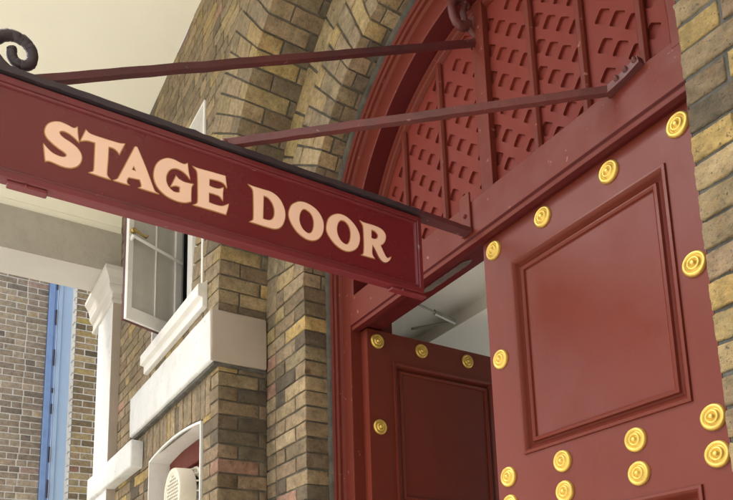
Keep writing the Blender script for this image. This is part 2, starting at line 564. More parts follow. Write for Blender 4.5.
# --- outer arch ring: local u along the intrados, v radius, w depth behind the face
ring_col = soft(pick(4.5, 4, 0.9, 0.15, 0.05), 0.6)
def fring(zc):
    def f(p):
        th = math.pi - p[:, 0]
        return np.stack([p[:, 1] * np.cos(th), p[:, 2], zc + p[:, 1] * np.sin(th)], 1)
    return f
def ring_specs(r0, r1, nvous, y0, y1, splits, col, dsplit=None):
    out = []
    for i in range(nvous):
        a0, a1 = math.pi * i / nvous, math.pi * (i + 1) / nvous
        ja = J / 2 / ((r0 + r1) / 2)
        cuts = splits[i % len(splits)]
        e = [r0] + [r0 + (r1 - r0) * c for c in cuts] + [r1]
        for q in range(len(e) - 1):
            rm0 = e[q] + (J / 2 if q else 0)
            rm1 = e[q + 1] - (J / 2 if q < len(e) - 2 else 0)
            segs = [(y0, y1)]
            if q == 0 and dsplit:
                c = dsplit[i % len(dsplit)]
                ys = [y0] + [y0 + (y1 - y0) * t for t in c] + [y1]
                segs = [(ys[t] + (J / 2 if t else 0), ys[t + 1] - (J / 2 if t < len(ys) - 2 else 0)) for t in range(len(ys) - 1)]
            for s0, s1 in segs:
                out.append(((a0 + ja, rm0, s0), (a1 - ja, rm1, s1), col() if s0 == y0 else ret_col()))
    return out

def bricks_ring(name, specs, zc, parent, mat='brick', cell=0.03):
    """u is an angle: scale it to metres for the block, back to an angle in the map"""
    rm = np.mean([(s[0][1] + s[1][1]) / 2 for s in specs])
    sp = [((s[0][0] * rm, s[0][1], s[0][2]), (s[1][0] * rm, s[1][1], s[1][2]), s[2]) for s in specs]
    f = fring(zc)
    return bricks(name, sp, lambda p: f(np.stack([p[:, 0] / rm, p[:, 1], p[:, 2]], 1)), mat, parent, cell)

nv = 58
bricks_ring('outer_arch', ring_specs(RA, RAX, nv, -0.003, YB + 0.02, [[0.5], [0.25, 0.75]], ring_col, [[0.4], [0.8]]), ZA, bld)

# --- inner order: piers and ring (plane y = YB)
pier_col = soft(pick(1.4, 2.8, 4.2, 1.2, 0.45), 0.92)
rev_col = pick(0.9, 2.6, 3.4, 2.4, 1.0)
def pier(side, mat, cell, col, rcol, **kw):
    specs, rs = [], []
    for k in range(int(ZB / CO) + 1):
        z1 = ZB - k * CO - J / 2
        z0 = z1 - CO + J
        if z0 < 0:
            continue
        c = ST if k % 2 == 0 else HD
        d = YC - YB
        first = True
        for a, b in [(RB, RB + c)] + course_run(RB + c + J, RA + 0.06, k, 1 if k % 2 == 0 else 0):
            colr = col()
            specs.append(((a, z0, 0.0), (b, z1, d if first else 0.09), colr))
            first = False
    def f(p):
        return np.stack([side * p[:, 0], YB + p[:, 2], p[:, 1]], 1)
    return bricks('pier_brickwork', specs, f, mat, bld, cell, **kw)
p1 = pier(-1, 'brick', 0.028, pier_col, rev_col)
_n = pick(5.5, 2.6, 0.6, 0.15, 0.8)
def near_col():
    return tuple(1.0 * q for q in soft(_n, 0.9)())
p2 = pier(1, 'brick_near', 0.014, near_col, rev_col, r=0.0045, jit=0.0009, loose=0.0010)
p2['label'] = 'rough yellow brick pier close to the right edge'
bricks_ring('inner_arch', ring_specs(RB, RBX, 44, YB - 0.003, YC, [[0.72], [0.36]], soft(pick(4.4, 3.4, 1.0, 0.2, 0.1), 0.7), [[0.75], [0.4]]), ZB, bld, cell=0.026)
# long bricks laid along the back of the inner ring
specs = []
nl = 21
for i in range(nl):
    a0, a1 = math.pi * i / nl, math.pi * (i + 1) / nl
    specs.append(((a0 + 0.004, RBX + J * 0.8, YB - 0.001), (a1 - 0.004, RA + 0.09, YB + 0.1), soft(pick(4.4, 3.2, 1.0, 0.3, 0.1), 0.7)()))
bricks_ring('arch_backing_course', specs, ZB, bld)

# --- mortar beds behind all brick faces (one mesh)
mb = MB()
MD = 0.006
def wall_poly(y, r, zc, xl, xr, ztop, y2, holes=()):
    """plate with a round-headed opening, from y back to y2, as strips"""
    th = [math.pi * i / 48 for i in range(49)]
    arc = [(r * math.cos(t), zc + r * math.sin(t)) for t in th]
    def strip(pts0, pts1):
        n = len(pts0)
        mb.add([(x, y, z) for x, z in pts0] + [(x, y, z) for x, z in pts1], [(i, i + 1, n + i + 1, n + i) for i in range(n - 1)])
    strip(arc, [(x, ztop) for x, z in arc])
    xs = holes
    for a, b in ((r, xr), (-xl, -r)):
        pass
    mb.add([(r, y, 0), (xr, y, 0), (xr, y, ztop), (r, y, ztop)], [(0, 1, 2, 3)])
    zs = sorted({0, ztop} | {h[2] for h in holes} | {h[3] for h in holes})
    for z0, z1 in zip(zs[:-1], zs[1:]):
        hs = [h for h in holes if h[2] <= z0 and h[3] >= z1]
        seg = [xl] + [q for h in hs for q in (h[0], h[1])] + [-r]
        for a, b in zip(seg[::2], seg[1::2]):
            mb.add([(a, y, z0), (b, y, z0), (b, y, z1), (a, y, z1)], [(0, 1, 2, 3)])
    # reveal
    edge = [(r, 0)] + arc + [(-r, 0)]
    n = len(edge)
    mb.add([(x, y, z) for x, z in edge] + [(x, y2, z) for x, z in edge], [(i, i + 1, n + i + 1, n + i) for i in range(n - 1)])
wall_poly(MD, RA + MD, ZA, -4.06, 2.6, 5.33, YB + MD, [(-2.655, -1.665, 1.30, 2.66), (-2.665, -1.69, 3.40, 4.59)])
wall_poly(YB + MD, RB + MD, ZB, -1.5, 1.5, 4.70, YC, [])
# solid back of the wall, well behind the openings
mb.add([(-4.06, 0.62, 0), (-1.02, 0.62, 0), (-1.02, 0.62, 5.6), (-4.06, 0.62, 5.6)], [(0, 1, 2, 3)])
mb.add([(-4.06, MD, 0), (-4.06, 0.62, 0), (-4.06, 0.62, 5.6), (-4.06, MD, 5.6)], [(0, 1, 2, 3)])
mb.add([(1.02, 0.62, 0), (2.6, 0.62, 0), (2.6, 0.62, 5.6), (1.02, 0.62, 5.6)], [(0, 1, 2, 3)])
mb.add([(-1.02, 0.62, 4.22), (1.02, 0.62, 4.22), (1.02, 0.62, 5.6), (-1.02, 0.62, 5.6)], [(0, 1, 2, 3)])
mb.add([(2.6, MD, 0), (2.6, 0.62, 0), (2.6, 0.62, 5.33), (2.6, MD, 5.33)], [(0, 1, 2, 3)])
mb.build('mortar', 'mortar', bld)
# thicker, bluer pointing of the near pier: slightly forward of the general bed
mb2 = MB()
mb2.add([(RB + 0.004, YB + 0.0055, 0), (1.5, YB + 0.0055, 0), (1.5, YB + 0.0055, ZB), (RB + 0.004, YB + 0.0055, ZB)], [(0, 1, 2, 3)])
mb2.add([(RB + 0.003, YB + 0.0045, 0), (RB + 0.003, YC, 0), (RB + 0.003, YC, ZB), (RB + 0.003, YB + 0.0045, ZB)], [(0, 1, 2, 3)])
mb2.build('pointing', 'mortar_near', bld)

# cement fillet between brick reveal and timber frame
fl = MB()
def arch_path(prof, zc, z_bottom, n=56, xj=None):
    """sweep a profile of (radius, y) up the left jamb, round the arch and down the right jamb"""
    rings = [[(-(r if xj is None else r + xj), y, z_bottom) for r, y in prof]]
    for i in range(n + 1):
        t = math.pi - math.pi * i / n
        rings.append([(r * math.cos(t), y, zc + r * math.sin(t)) for r, y in prof])
    rings.append([(r, y, z_bottom) for r, y in prof])
    return rings
def wavy(rings, amp):
    return [[(p[0] + random.gauss(0, amp), p[1], p[2] + random.gauss(0, amp)) for p in r] for r in rings]
def jamb_rings(prof, zc, zb, zstep=0.06):
    rings = []
    n = int((zc - zb) / zstep)
    for i in range(n):
        z = zb + (zc - zb) * i / n
        rings.append([(-r, y, z) for r, y in prof])
    for i in range(57):
        t = math.pi - math.pi * i / 56
        rings.append([(r * math.cos(t), y, zc + r * math.sin(t)) for r, y in prof])
    for i in range(n):
        z = zc - (zc - zb) * (i + 1) / n
        rings.append([(r, y, z) for r, y in prof])
    return rings
fl.sweep(wavy(jamb_rings([(1.004, YC - 0.013), (0.996, YC - 0.010), (0.989, YC + 0.002), (0.989, YC + 0.05), (1.01, YC + 0.05)], ZB, 0), 0.0016), closed_ring=True)
fl.build('mortar_fillet', 'fillet', bld, 60)

# --- white stone ledge (impost band) with its mortar bed below
def boxes(name, mat, parent, lst, bevel=0.004, smooth=None):
    m = MB()
    for lo, hi in lst:
        m.box(lo, hi)
    return m.build(name, mat, parent, smooth, bevel)
def block(name, mat, parent, lo, hi, jit=0.0025, cell=0.08, rad=0.012):
    """solid block with worn, slightly uneven faces"""
    sp = [((lo[0], lo[2], 0.0), (hi[0], hi[2], hi[1] - lo[1]), (1, 1, 1))]
    y0 = lo[1]
    return bricks(name, sp, lambda p: np.stack([p[:, 0], y0 + p[:, 2], p[:, 1]], 1), mat, parent, cell, rad, jit, 0)
led = block('stone_ledge', 'white_stone', bld, (-3.005, -0.046, 2.893), (-1.416, 0.262, 3.172), 0.0012)
led.data.materials.append(M['beige_stone'])  # end face of the ledge set beige
for p in led.data.polygons:
    if p.center.x > -1.43:
        p.material_index = 1
led['label'] = 'white painted stone ledge running along the wall beside the arch'
led2 = MB()
led2.box((-3.0, -0.03, 2.872), (-1.424, 0.255, 2.893))
led2.build('ledge_bed', 'fillet', bld, None, 0.005)
block('stone_ledge', 'white_stone', bld, (1.436, -0.046, 2.893), (2.7, 0.262, 3.172), 0.0012)

# --- white string course, pilaster and cornice further along
blk = block('string_course', 'white_stone', bld, (-4.15, -0.085, 2.645), (-2.80, 0.0, 2.832), 0.001)
pil = boxes('pilaster', 'white_stone', bld, [((-4.06, -0.065, 0), (-3.56, 0.03, 4.15))], 0.006)
pil.data.materials.append(M['beige_stone'])  # near side of the pilaster set beige
for p in pil.data.polygons:
    if p.normal.x > 0.5:
        p.material_index = 1
cn = MB()
cprof = [(-0.058, 4.05), (-0.072, 4.055), (-0.078, 4.075), (-0.072, 4.09), (-0.066, 4.10), (-0.068, 4.15), (-0.095, 4.165), (-0.115, 4.19), (-0.120, 4.215), (-0.112, 4.225),
         (-0.118, 4.235), (-0.135, 4.29), (-0.172, 4.335), (-0.182, 4.345), (-0.182, 4.388), (0.03, 4.388), (0.03, 4.05)]
cd = [((-y - 0.058) * 0.62 if y < 0 else None, z) for y, z in cprof]
cd = [(0.003 + d, 4.388 - (4.388 - z) * 0.80) for d, z in cd if d is not None]
prof_c = cd + [(-0.03, 4.388), (-0.03, 4.118)]
XP, YP = -3.56, -0.065
cn.sweep([[(-4.25, YP - d, z) for d, z in prof_c], [(XP + d, YP - d, z) for d, z in prof_c], [(XP + d, 0.03, z) for d, z in prof_c]])
cn.build('cornice', 'toned_grey', bld, None, 0.003)  # shade under the beam is put into the cornice's grey

# --- upper window
win = MB()
ya = 0.10
# painted reveal
win.box((-1.70, -0.006, 3.42), (-1.676, 0.2, 4.562))
win.box((-2.672, -0.004, 3.42), (-2.656, 0.2, 4.562))
win.box((-2.672, -0.004, 4.562), (-1.684, 0.2, 4.577))
# timber frame
win.box((-2.656, ya, 3.42), (-2.57, ya + 0.07, 4.562))
win.box((-1.79, ya, 3.42), (-1.70, ya + 0.07, 4.562))
win.box((-2.57, ya, 4.50), (-1.79, ya + 0.07, 4.562))
win.box((-2.57, ya, 3.42), (-1.79, ya + 0.07, 3.47))
win.box((-2.255, ya - 0.004, 3.47), (-2.17, ya + 0.066, 4.50))
win.box((-2.16, ya + 0.014, 3.47), (-2.10, ya + 0.055, 4.50))
win.box((-2.05, ya + 0.02, 3.47), (-2.02, ya + 0.05, 4.50))
uw = win.build('window_frame', 'white_wood', bld, None, 0.003)
g = MB()
g.box((-2.10, ya + 0.03, 3.47), (-1.79, ya + 0.036, 4.50))
g.build('pane', 'glass', uw)
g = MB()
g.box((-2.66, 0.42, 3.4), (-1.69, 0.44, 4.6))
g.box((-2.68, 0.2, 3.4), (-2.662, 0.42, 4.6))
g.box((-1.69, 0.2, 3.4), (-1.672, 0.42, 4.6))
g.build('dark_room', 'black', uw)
si = MB()
sp_ = [(-0.055, 3.383), (-0.055, 3.318), (-0.030, 3.312), (-0.030, 3.262), (0.0, 3.258), (0.0, 3.42), (-0.02, 3.40)]
si.sweep([[(x, y, z) for y, z in sp_] for x in (-2.74, -1.60)])
si.build('sill', 'white_wood', uw, None, 0.003)
# opened casement leaf
H = Vector((-2.562, 0.135, 0))
Dv = Vector((0.395, -0.919, 0)).normalized()
Nv = Vector((Dv.y, -Dv.x, 0))          # one side of the leaf
if Nv.x < 0:
    Nv = -Nv
LW = 0.425
def leafbox(m, a0, a1, z0, z1, t0, t1, mi=0):
    vs = []
    for z in (z0, z1):
        for a, t in ((a0, t0), (a1, t0), (a1, t1), (a0, t1)):
            p = H + Dv * a + Nv * t
            vs.append((p.x, p.y, z))
    m.add(vs, [(0, 3, 2, 1), (4, 5, 6, 7), (0, 1, 5, 4), (1, 2, 6, 5), (2, 3, 7, 6), (3, 0, 4, 7)], mi)
cs = MB()
zb, zt = 3.46, 4.50
leafbox(cs, 0.0, 0.05, zb, zt, 0, 0.036)
leafbox(cs, LW - 0.036, LW, zb, zt, 0, 0.036)
leafbox(cs, 0.198, 0.206, zb + 0.085, zt - 0.05, 0.006, 0.026)  # pale strip added for a reflected line in the pane
leafbox(cs, 0.05, LW - 0.036, zb, zb + 0.085, 0.0, 0.036)
leafbox(cs, 0.05, LW - 0.036, zt - 0.05, zt, 0.0, 0.036)
ca = cs.build('casement', 'white_wood', uw, None, 0.003)
ca['label'] = 'white casement leaf swung open on its stay'
rc = MB()
leafbox(rc, 0.0, LW + 0.002, zb - 0.001, zt + 0.001, -0.007, 0.0)
o = None
rc = MB()
leafbox(rc, LW, LW + 0.003, zb, zt, -0.006, 0.010)
leafbox(rc, 0, 0.05, zb, zt, -0.006, 0.0)
leafbox(rc, LW - 0.048, LW, zb, zt, -0.006, 0.0)
leafbox(rc, 0.05, LW - 0.048, zb, zb + 0.085, -0.006, 0.0)
leafbox(rc, 0.03, LW, zb - 0.003, zb, -0.006, 0.012)
rc.build('casement_edge', 'rod_dark', uw)
gp = MB()
leafbox(gp, 0.05, LW - 0.036, zb + 0.085, zt - 0.05, 0.014, 0.018)
gp.build('casement_pane', 'sheen_glass', uw)
def leafpt(a, t, z):
    p = H + Dv * a + Nv * t
    return Vector((p.x, p.y, z))
st = MB()
st.tube([leafpt(0.405, 0.055, 4.005), leafpt(0.2, 0.062, 3.99), leafpt(0.02, 0.06, 3.985)], 0.010, 8)
st.tube([leafpt(0.405, 0.03, 3.985), leafpt(0.405, 0.06, 4.01)], 0.012, 8)
st.build('window_stay', 'white_wood', uw, 40)
hb = MB()
hb.tube([leafpt(0.40, 0.03, 4.045), leafpt(0.40, 0.06, 4.045)], 0.017, 10)
hb.tube([leafpt(0.405, 0.06, 4.05), leafpt(0.36, 0.066, 4.035), leafpt(0.32, 0.066, 4.03), leafpt(0.305, 0.066, 4.05)], [0.010, 0.008, 0.009, 0.007], 8)
hb.build('window_handle', 'brass', uw, 50)

# --- lower window: painted segmental reveal, red frame
lw = MB()
XL, XR, ZS, RISE = -2.645, -1.668, 2.652, 0.036
def seg(x):
    t = (x - (XL + XR) / 2) / ((XR - XL) / 2)
    return ZS + RISE * (1 - t * t)
xs = [XL + (XR - XL) * i / 24 for i in range(25)]
ins = 0.012
def inset(x):
    return (XL + XR) / 2 + (x - (XL + XR) / 2) * 0.973
outer = [(XL, 1.32)] + [(x, seg(x)) for x in xs] + [(XR, 1.32)]
innr = [(inset(XL), 1.32)] + [(inset(x), seg(x) - ins) for x in xs] + [(inset(XR), 1.32)]
rings = []
for (a, b), (c, d) in zip(outer, innr):
    rings.append([(a, 0.2, b), (a, -0.006, b), (c, -0.006, d), (c, 0.2, d)])
lw.sweep(rings)
lwo = lw.build('window_reveal', 'white_wood', bld, 40)
fr = MB()
YW = 0.125
fr.box((XL + 0.014, YW, 2.56), (XR - 0.014, YW + 0.05, seg(XL) + 0.02))
fr.box((XL + 0.014, YW - 0.012, 2.535), (XR - 0.014, YW + 0.05, 2.56))
fr.box((XL + 0.014, YW, 1.3), (XL + 0.075, YW + 0.05, 2.535))
fr.box((XR - 0.075, YW, 1.3), (XR - 0.014, YW + 0.05, 2.535))
fr.box((XL + 0.075, YW + 0.012, 2.505), (XR - 0.075, YW + 0.045, 2.535))
fr.box((-1.83, YW + 0.012, 1.3), (-1.80, YW + 0.045, 2.505))
fr.build('window_frame', 'frame_red', lwo, None, 0.004)
gp = MB()
gp.box((XL + 0.075, YW + 0.028, 1.3), (XR - 0.075, YW + 0.033, 2.51))
gp.build('pane', 'glass', lwo)
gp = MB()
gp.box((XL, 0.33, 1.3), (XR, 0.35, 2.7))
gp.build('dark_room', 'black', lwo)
boxes('window_sill', 'white_stone', lwo, [((-2.74, -0.05, 1.22), (-1.58, 0.2, 1.30))], 0.005)

# ------------------------------------------------------------------ overhead beam at the far end of the passage
bm_ = thing('passage_beam', 'taupe plastered beam with a cream upper face spanning the far end of the passage', 'beam', (-3.8, -0.002, 4.39))
b1 = MB()
b1.box((-4.02, -3.2, 4.392), (-3.61, -0.002, 4.735))
o = b1.build('beam_face', ['taupe', 'toned_grey'], bm_, None, 0)
for p in o.data.polygons:
    if p.normal.z < -0.5:
        p.material_index = 1  # underside paler: daylight from beyond is put into the colour
b1 = MB()
b1.box((-4.02, -3.2, 4.735), (-3.635, -0.002, CEIL + 0.3))
b1.box((-3.635, -3.2, 4.80), (-3.628, -0.002, CEIL))
b1.build('upper_face', 'cream_ceiling', bm_, None, 0.002)

# ------------------------------------------------------------------ beyond the passage
def far_wall(name, label, xf, y0, y1, ztop, col, parent_loc, ends=False):
    t = thing(name, label, 'wall', parent_loc)
    specs = []
    for k in range(int(ztop / CO)):
        z0, z1 = k * CO + 0.006, (k + 1) * CO - 0.006
        off = y0 if k % 2 == 0 else y0
        for a, b in course_run(y0, y1, k, k % 2):
            specs.append(((a, z0, 0.0), (b - 0.003, z1, 0.06), col()))
    bricks('brickwork', specs, lambda p: np.stack([xf - p[:, 2], p[:, 0], p[:, 1]], 1), 'brick_far', t, 0.06, 0.004, 0.0007, 0.0005)
    m = MB()
    m.box((xf - 0.3, y0 + 0.002, 0), (xf - 0.006, y1 - 0.002, ztop))
    m.build('mortar', 'mortar_far', t)
    return t
_f = soft(pick(0.3, 3.5, 3.4, 0.8, 0.3), 0.8)
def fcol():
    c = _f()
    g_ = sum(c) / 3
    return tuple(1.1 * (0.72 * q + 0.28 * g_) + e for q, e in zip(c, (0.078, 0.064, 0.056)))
far_wall('far_brick_wall', 'brown brick wall with pale mortar beyond the passage beam', -6.9, -4.0, -0.085, 7.5, fcol, (-6.9, -2, 0))
far_wall('brick_pier', 'yellow brick pier with whitened toothed edge between the blue boards and the white pilaster', -6.3, 0.135, 1.2, 7.5, pick(2.2, 3.2, 2.0, 0.9, 0.6), (-6.3, 0.5, 0))
te = MB()
for k in range(100):
    z0 = k * CO
    te.box((-6.42, 0.112 + (0.008 if k % 2 else 0.0), z0 + 0.004), (-6.297, 0.134, z0 + 0.071))
o = te.build('whitened_edge', 'white_stone', bpy.data.objects['brick_pier'], None, 0.004)
bd = thing('blue_boarding', 'tall blue painted timber post and boards between two brick walls', 'boarding', (-6.9, 0.0, 0))
b1 = MB()
b1.box((-6.96, -0.083, 0), (-6.84, -0.02, 7.5))
b1.box((-6.94, -0.02, 0), (-6.86, 0.012, 7.5))
b1.build('post', 'blue', bd, None, 0.006)
b1 = MB()
b1.box((-6.93, 0.022, 0), (-6.87, 0.07, 7.5))
b1.box((-6.96, 0.07, 0), (-6.90, 0.35, 7.5))
b1.build('board', 'blue_light', bd, None, 0.006)
b1 = MB()
z = 2.6
while z < 6:
    b1 = MB()
    b1.box((-6.86, -0.006, z), (-6.845, 0.010, z + random.uniform(0.05, 0.22)))
    b1.build('hinge', 'iron', bd)
    z += random.uniform(0.25, 0.6)

# ------------------------------------------------------------------ the red doorway: frame, transom, fanlight
dw = thing('arched_door_frame', 'dark red timber door frame with arched louvred fanlight over a broad transom', 'door frame', (0, 0.456, 0))
jm = MB()
prof = [(0.994, YC + 0.012), (0.988, YC + 0.006), (0.981, YC + 0.016), (0.981, YC + 0.026), (0.974, YC + 0.034), (0.974, YC + 0.048), (0.966, YF),
        (0.868, YF), (0.862, YF + 0.004), (0.850, YF + 0.105), (0.850, 0.60), (1.0, 0.60)]
def frame_rings(prof, zc, zb):
    rings = [[(-r, y, 3.09) for r, y in prof]]
    for i in range(57):
        t = math.pi - math.pi * i / 56
        rings.append([(r * math.cos(t), y, zc + r * math.sin(t)) for r, y in prof])
    rings.append([(r, y, 3.09) for r, y in prof])
    return rings
jm.sweep(frame_rings(prof, ZB, 0))
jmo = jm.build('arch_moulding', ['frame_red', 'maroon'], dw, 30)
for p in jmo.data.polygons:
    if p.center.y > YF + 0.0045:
        p.material_index = 1  # inner faces of the arch get the darker red
for s in (-1, 1):
    m = MB()
    pj = [(0.994, YC + 0.012), (0.988, YC + 0.006), (0.981, YC + 0.016), (0.981, YC + 0.026), (0.974, YC + 0.034), (0.974, YC + 0.048), (0.966, YF),
          (0.902, YF), (0.899, YF + 0.004), (0.899, 0.70), (1.0, 0.70)]
    m.sweep([[(s * r, y, z) for r, y in pj] for z in (0, 3.09)])
    m.build('door_jamb', 'frame_red', dw, 30)
# transom: broad fascia with a chamfer below, thick soffit
tb = MB()
tp = [(YF + 0.001, 3.112), (YF + 0.001, 2.972), (YF + 0.010, 2.966), (YF + 0.012, 2.950), (YF + 0.03, 2.944), (0.50, 2.944), (0.50, 2.962), (0.605, 2.962), (0.605, 3.10), (YF + 0.05, 3.13)]
tb.sweep([[(x, y, z) for y, z in tp] for x in (-0.9, 0.9)])
tb.box((-0.93, YF + 0.02, 3.08), (0.93, 0.60, 3.125))
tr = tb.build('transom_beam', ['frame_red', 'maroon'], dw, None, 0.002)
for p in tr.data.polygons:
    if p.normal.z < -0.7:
        p.material_index = 1  # downward faces get the darker red
bp = MB()
n = 26
pts = []
for i in range(n):
    x = -0.44 + i * 0.013
    wdt = 0.017 * min(1, i / 3, (n - 1 - i) / 3) + random.uniform(0, 0.004)
    pts.append((x, wdt))
vs = [(x, 0.552 - w_, 2.9595) for x, w_ in pts] + [(x, 0.552 + w_ * 0.8, 2.9595) for x, w_ in pts]
bp.add(vs, [(i, i + 1, n + i + 1, n + i) for i in range(n - 1)])
bp.build('bare_patch', 'bare_patch', tr)

# fanlight
FY = 0.575
RF = 0.842
fan = MB()
rp = [(0.852, FY - 0.030), (0.846, FY - 0.038), (0.838, FY - 0.036), (0.834, FY - 0.024), (0.827, FY - 0.020), (0.822, FY - 0.008), (0.818, FY + 0.002), (0.818, FY + 0.03), (0.856, FY + 0.03)]
fan.sweep(frame_rings(rp, ZB, 0))
# below the springing the rim runs straight down to the transom
for s in (-1, 1):
    fan.sweep([[(s * r, y, z) for r, y in rp] for z in (3.10, ZB)])
fl_ = fan.build('fanlight_rim', 'frame_red', dw, 30)
MX = [-0.545, -0.272, 0.0, 0.262, 0.486, 0.712]
for i, x in enumerate(MX):
    hz = math.sqrt(RF * RF - x * x) + ZB - 0.004
    w_ = 0.037 if i == 2 else 0.0155
    d_ = 0.030 if i == 2 else 0.022
    m = MB()
    if i == 2:
        m.box((-0.037, FY - 0.022, 3.10), (-0.012, FY, hz))
        m.box((-0.012, FY - 0.03, 3.10), (0.037, FY, hz + 0.002))
    else:
        pr = [(-w_, FY), (-w_, FY - 0.012), (-w_ * 0.55, FY - d_), (w_ * 0.55, FY - d_), (w_, FY - 0.012), (w_, FY)]
        m.sweep([[(x + a, y, z) for a, y in pr] for z in (3.10, hz)])
    m.build('mullion', 'frame_red', dw, None, 0.002)

def curve_mesh(name, splines, extrude=0.001, offset=0.0, loc_map=None):
    """2D outlines (closed polylines; holes by even-odd) -> filled mesh with thickness"""
    cu = bpy.data.curves.new(name, 'CURVE')
    cu.dimensions = '2D'
    cu.fill_mode = 'BOTH'
    cu.extrude = extrude
    cu.offset = offset
    for pl in splines:
        sp = cu.splines.new('POLY')
        sp.points.add(len(pl) - 1)
        for p, q in zip(sp.points, pl):
            p.co = (q[0], q[1], 0, 1)
        sp.use_cyclic_u = True
    ob = bpy.data.objects.new(name, cu)
    COL.objects.link(ob)
    dg = bpy.context.evaluated_depsgraph_get()
    me = bpy.data.meshes.new_from_object(ob.evaluated_get(dg))
    bpy.data.objects.remove(ob)
    bpy.data.curves.remove(cu)
    if loc_map:
        for v in me.vertices:
            v.co = loc_map(v.co)
    bm = bmesh.new()
    bm.from_mesh(me)
    bmesh.ops.recalc_face_normals(bm, faces=bm.faces)
    bm.to_mesh(me)
    bm.free()
    return me

# diagonal lattice behind the mullions: rounded square openings on a 45 degree grid
def opening(cx, cz, h=0.0232, r=0.008):
    pts = []
    for k, (sx, sz) in enumerate(((1, 1), (-1, 1), (-1, -1), (1, -1))):
        for i in range(4):
            t = math.pi / 2 * k + math.pi / 2 * i / 3
            pts.append((sx * (h - r) + r * math.cos(t), sz * (h * 1.08 - r) + r * math.sin(t)))
    c, s_ = math.cos(R(50)), math.sin(R(50))
    return [(cx + a * c - b * s_, cz + a * s_ + b * c) for a, b in pts]
EDGES = [-RF + 0.012] + MX + [RF - 0.012]
START = {0: (-0.775, 3.70, 0.063), 1: (-0.495, 3.694, 0.064), 2: (-0.228, 3.569, 0.063), 3: (0.042, 3.432, 0.0595), 4: (0.292, 3.50, 0.056), 5: (0.513, 3.562, 0.0555), 6: (0.742, 3.53, 0.055)}
RL = RF - 0.012
n = 40
plate = [(-RL, 3.10), (RL, 3.10)] + [(RL * math.cos(math.pi * i / n), ZB + RL * math.sin(math.pi * i / n)) for i in range(n + 1)]
holes = []
for i in range(len(EDGES) - 1):
    x0, zz, p = START[i]
    for j in range(5):
        cx = x0 + j * p
        if cx > EDGES[i + 1] - (0.012 if i < 6 else 0.04):
            break
        if holes and i and j == 0 and False:
            break
        for q in range(-10, 12):
            cz = zz - j * p + q * 2 * p * 1.01
            if cz - 0.034 > 3.102 and math.hypot(abs(cx), cz - ZB) < RL - 0.036 and all(math.hypot(cx - h_[0], cz - h_[1]) > 0.062 for h_ in holes):
                holes.append((cx + random.gauss(0, 0.0006), cz + random.gauss(0, 0.0006)))
me = curve_mesh('lattice', [plate] + [opening(*h_) for h_ in holes], 0.006, 0, lambda c: Vector((c.x, FY + 0.007 - c.z, c.y)))
link('lattice', me, dw, ['louvre_red'])
bk = MB()
arc = [(0.85 * math.cos(math.pi * i / 40), ZB + 0.85 * math.sin(math.pi * i / 40)) for i in range(41)]
bk.add([(x, FY + 0.0135, z) for x, z in [(0.85, 3.08)] + arc + [(-0.85, 3.08)]], [tuple(range(43))])
bk.build('fanlight_back', 'louvre_red', dw)

# ------------------------------------------------------------------ doors
def door_leaf(name, label, fm, W0, W1, loc, thick=0.055, bosses=(), group=None):
    """fm(u, v, n): u across the leaf, v up, n out of the outer face"""
    t = thing(name, label, 'door', loc, group)
    PU0, PU1 = W0 + 0.147, W1 - 0.125
    ZT = 2.952
    def bx(m, u0, u1, v0, v1, n0, n1):
        c = [fm(u, v, n) for n in (n0, n1) for u, v in ((u0, v0), (u1, v0), (u1, v1), (u0, v1))]
        m.add(c, [(0, 3, 2, 1), (4, 5, 6, 7), (0, 1, 5, 4), (1, 2, 6, 5), (2, 3, 7, 6), (3, 0, 4, 7)])
    m = MB()
    zl = [0.02, 0.25, 1.868, 2.105, 2.803, ZT]
    bx(m, W0, PU0, zl[0], ZT, -thick, 0)
    bx(m, PU1, W1, zl[0], ZT, -thick, 0)
    bx(m, PU0, PU1, zl[4], ZT, -thick, 0)
    bx(m, PU0, PU1, zl[2], zl[3], -thick, 0)
    bx(m, PU0, PU1, zl[0], zl[1], -thick, 0)
    m.build('door_leaf', 'door_red', t)
    for v0, v1 in ((zl[3], zl[4]), (zl[1], zl[2])):
        m = MB()
        bx(m, PU0 + 0.04, PU1 - 0.04, v0 + 0.04, v1 - 0.04, -0.03, -0.010)
        m.build('panel', 'door_red', t)
        m = MB()
        pf = [(-0.006, 0.000), (-0.004, 0.007), (0.004, 0.009), (0.010, 0.004), (0.013, -0.006), (0.024, -0.016), (0.030, -0.012), (0.033, -0.002), (0.040, 0.001), (0.046, -0.003), (0.049, -0.012), (0.049, -0.03), (0.0, -0.03)]
        rings = []
        for su, sv, u, v in ((1, 1, PU0, v0), (-1, 1, PU1, v0), (-1, -1, PU1, v1), (1, -1, PU0, v1)):
            rings.append([fm(u + su * d, v + sv * d, n) for d, n in pf])
        m.sweep(rings, closed_path=True, caps=False)
        m.build('panel_moulding', 'door_red', t, 35)
    return t

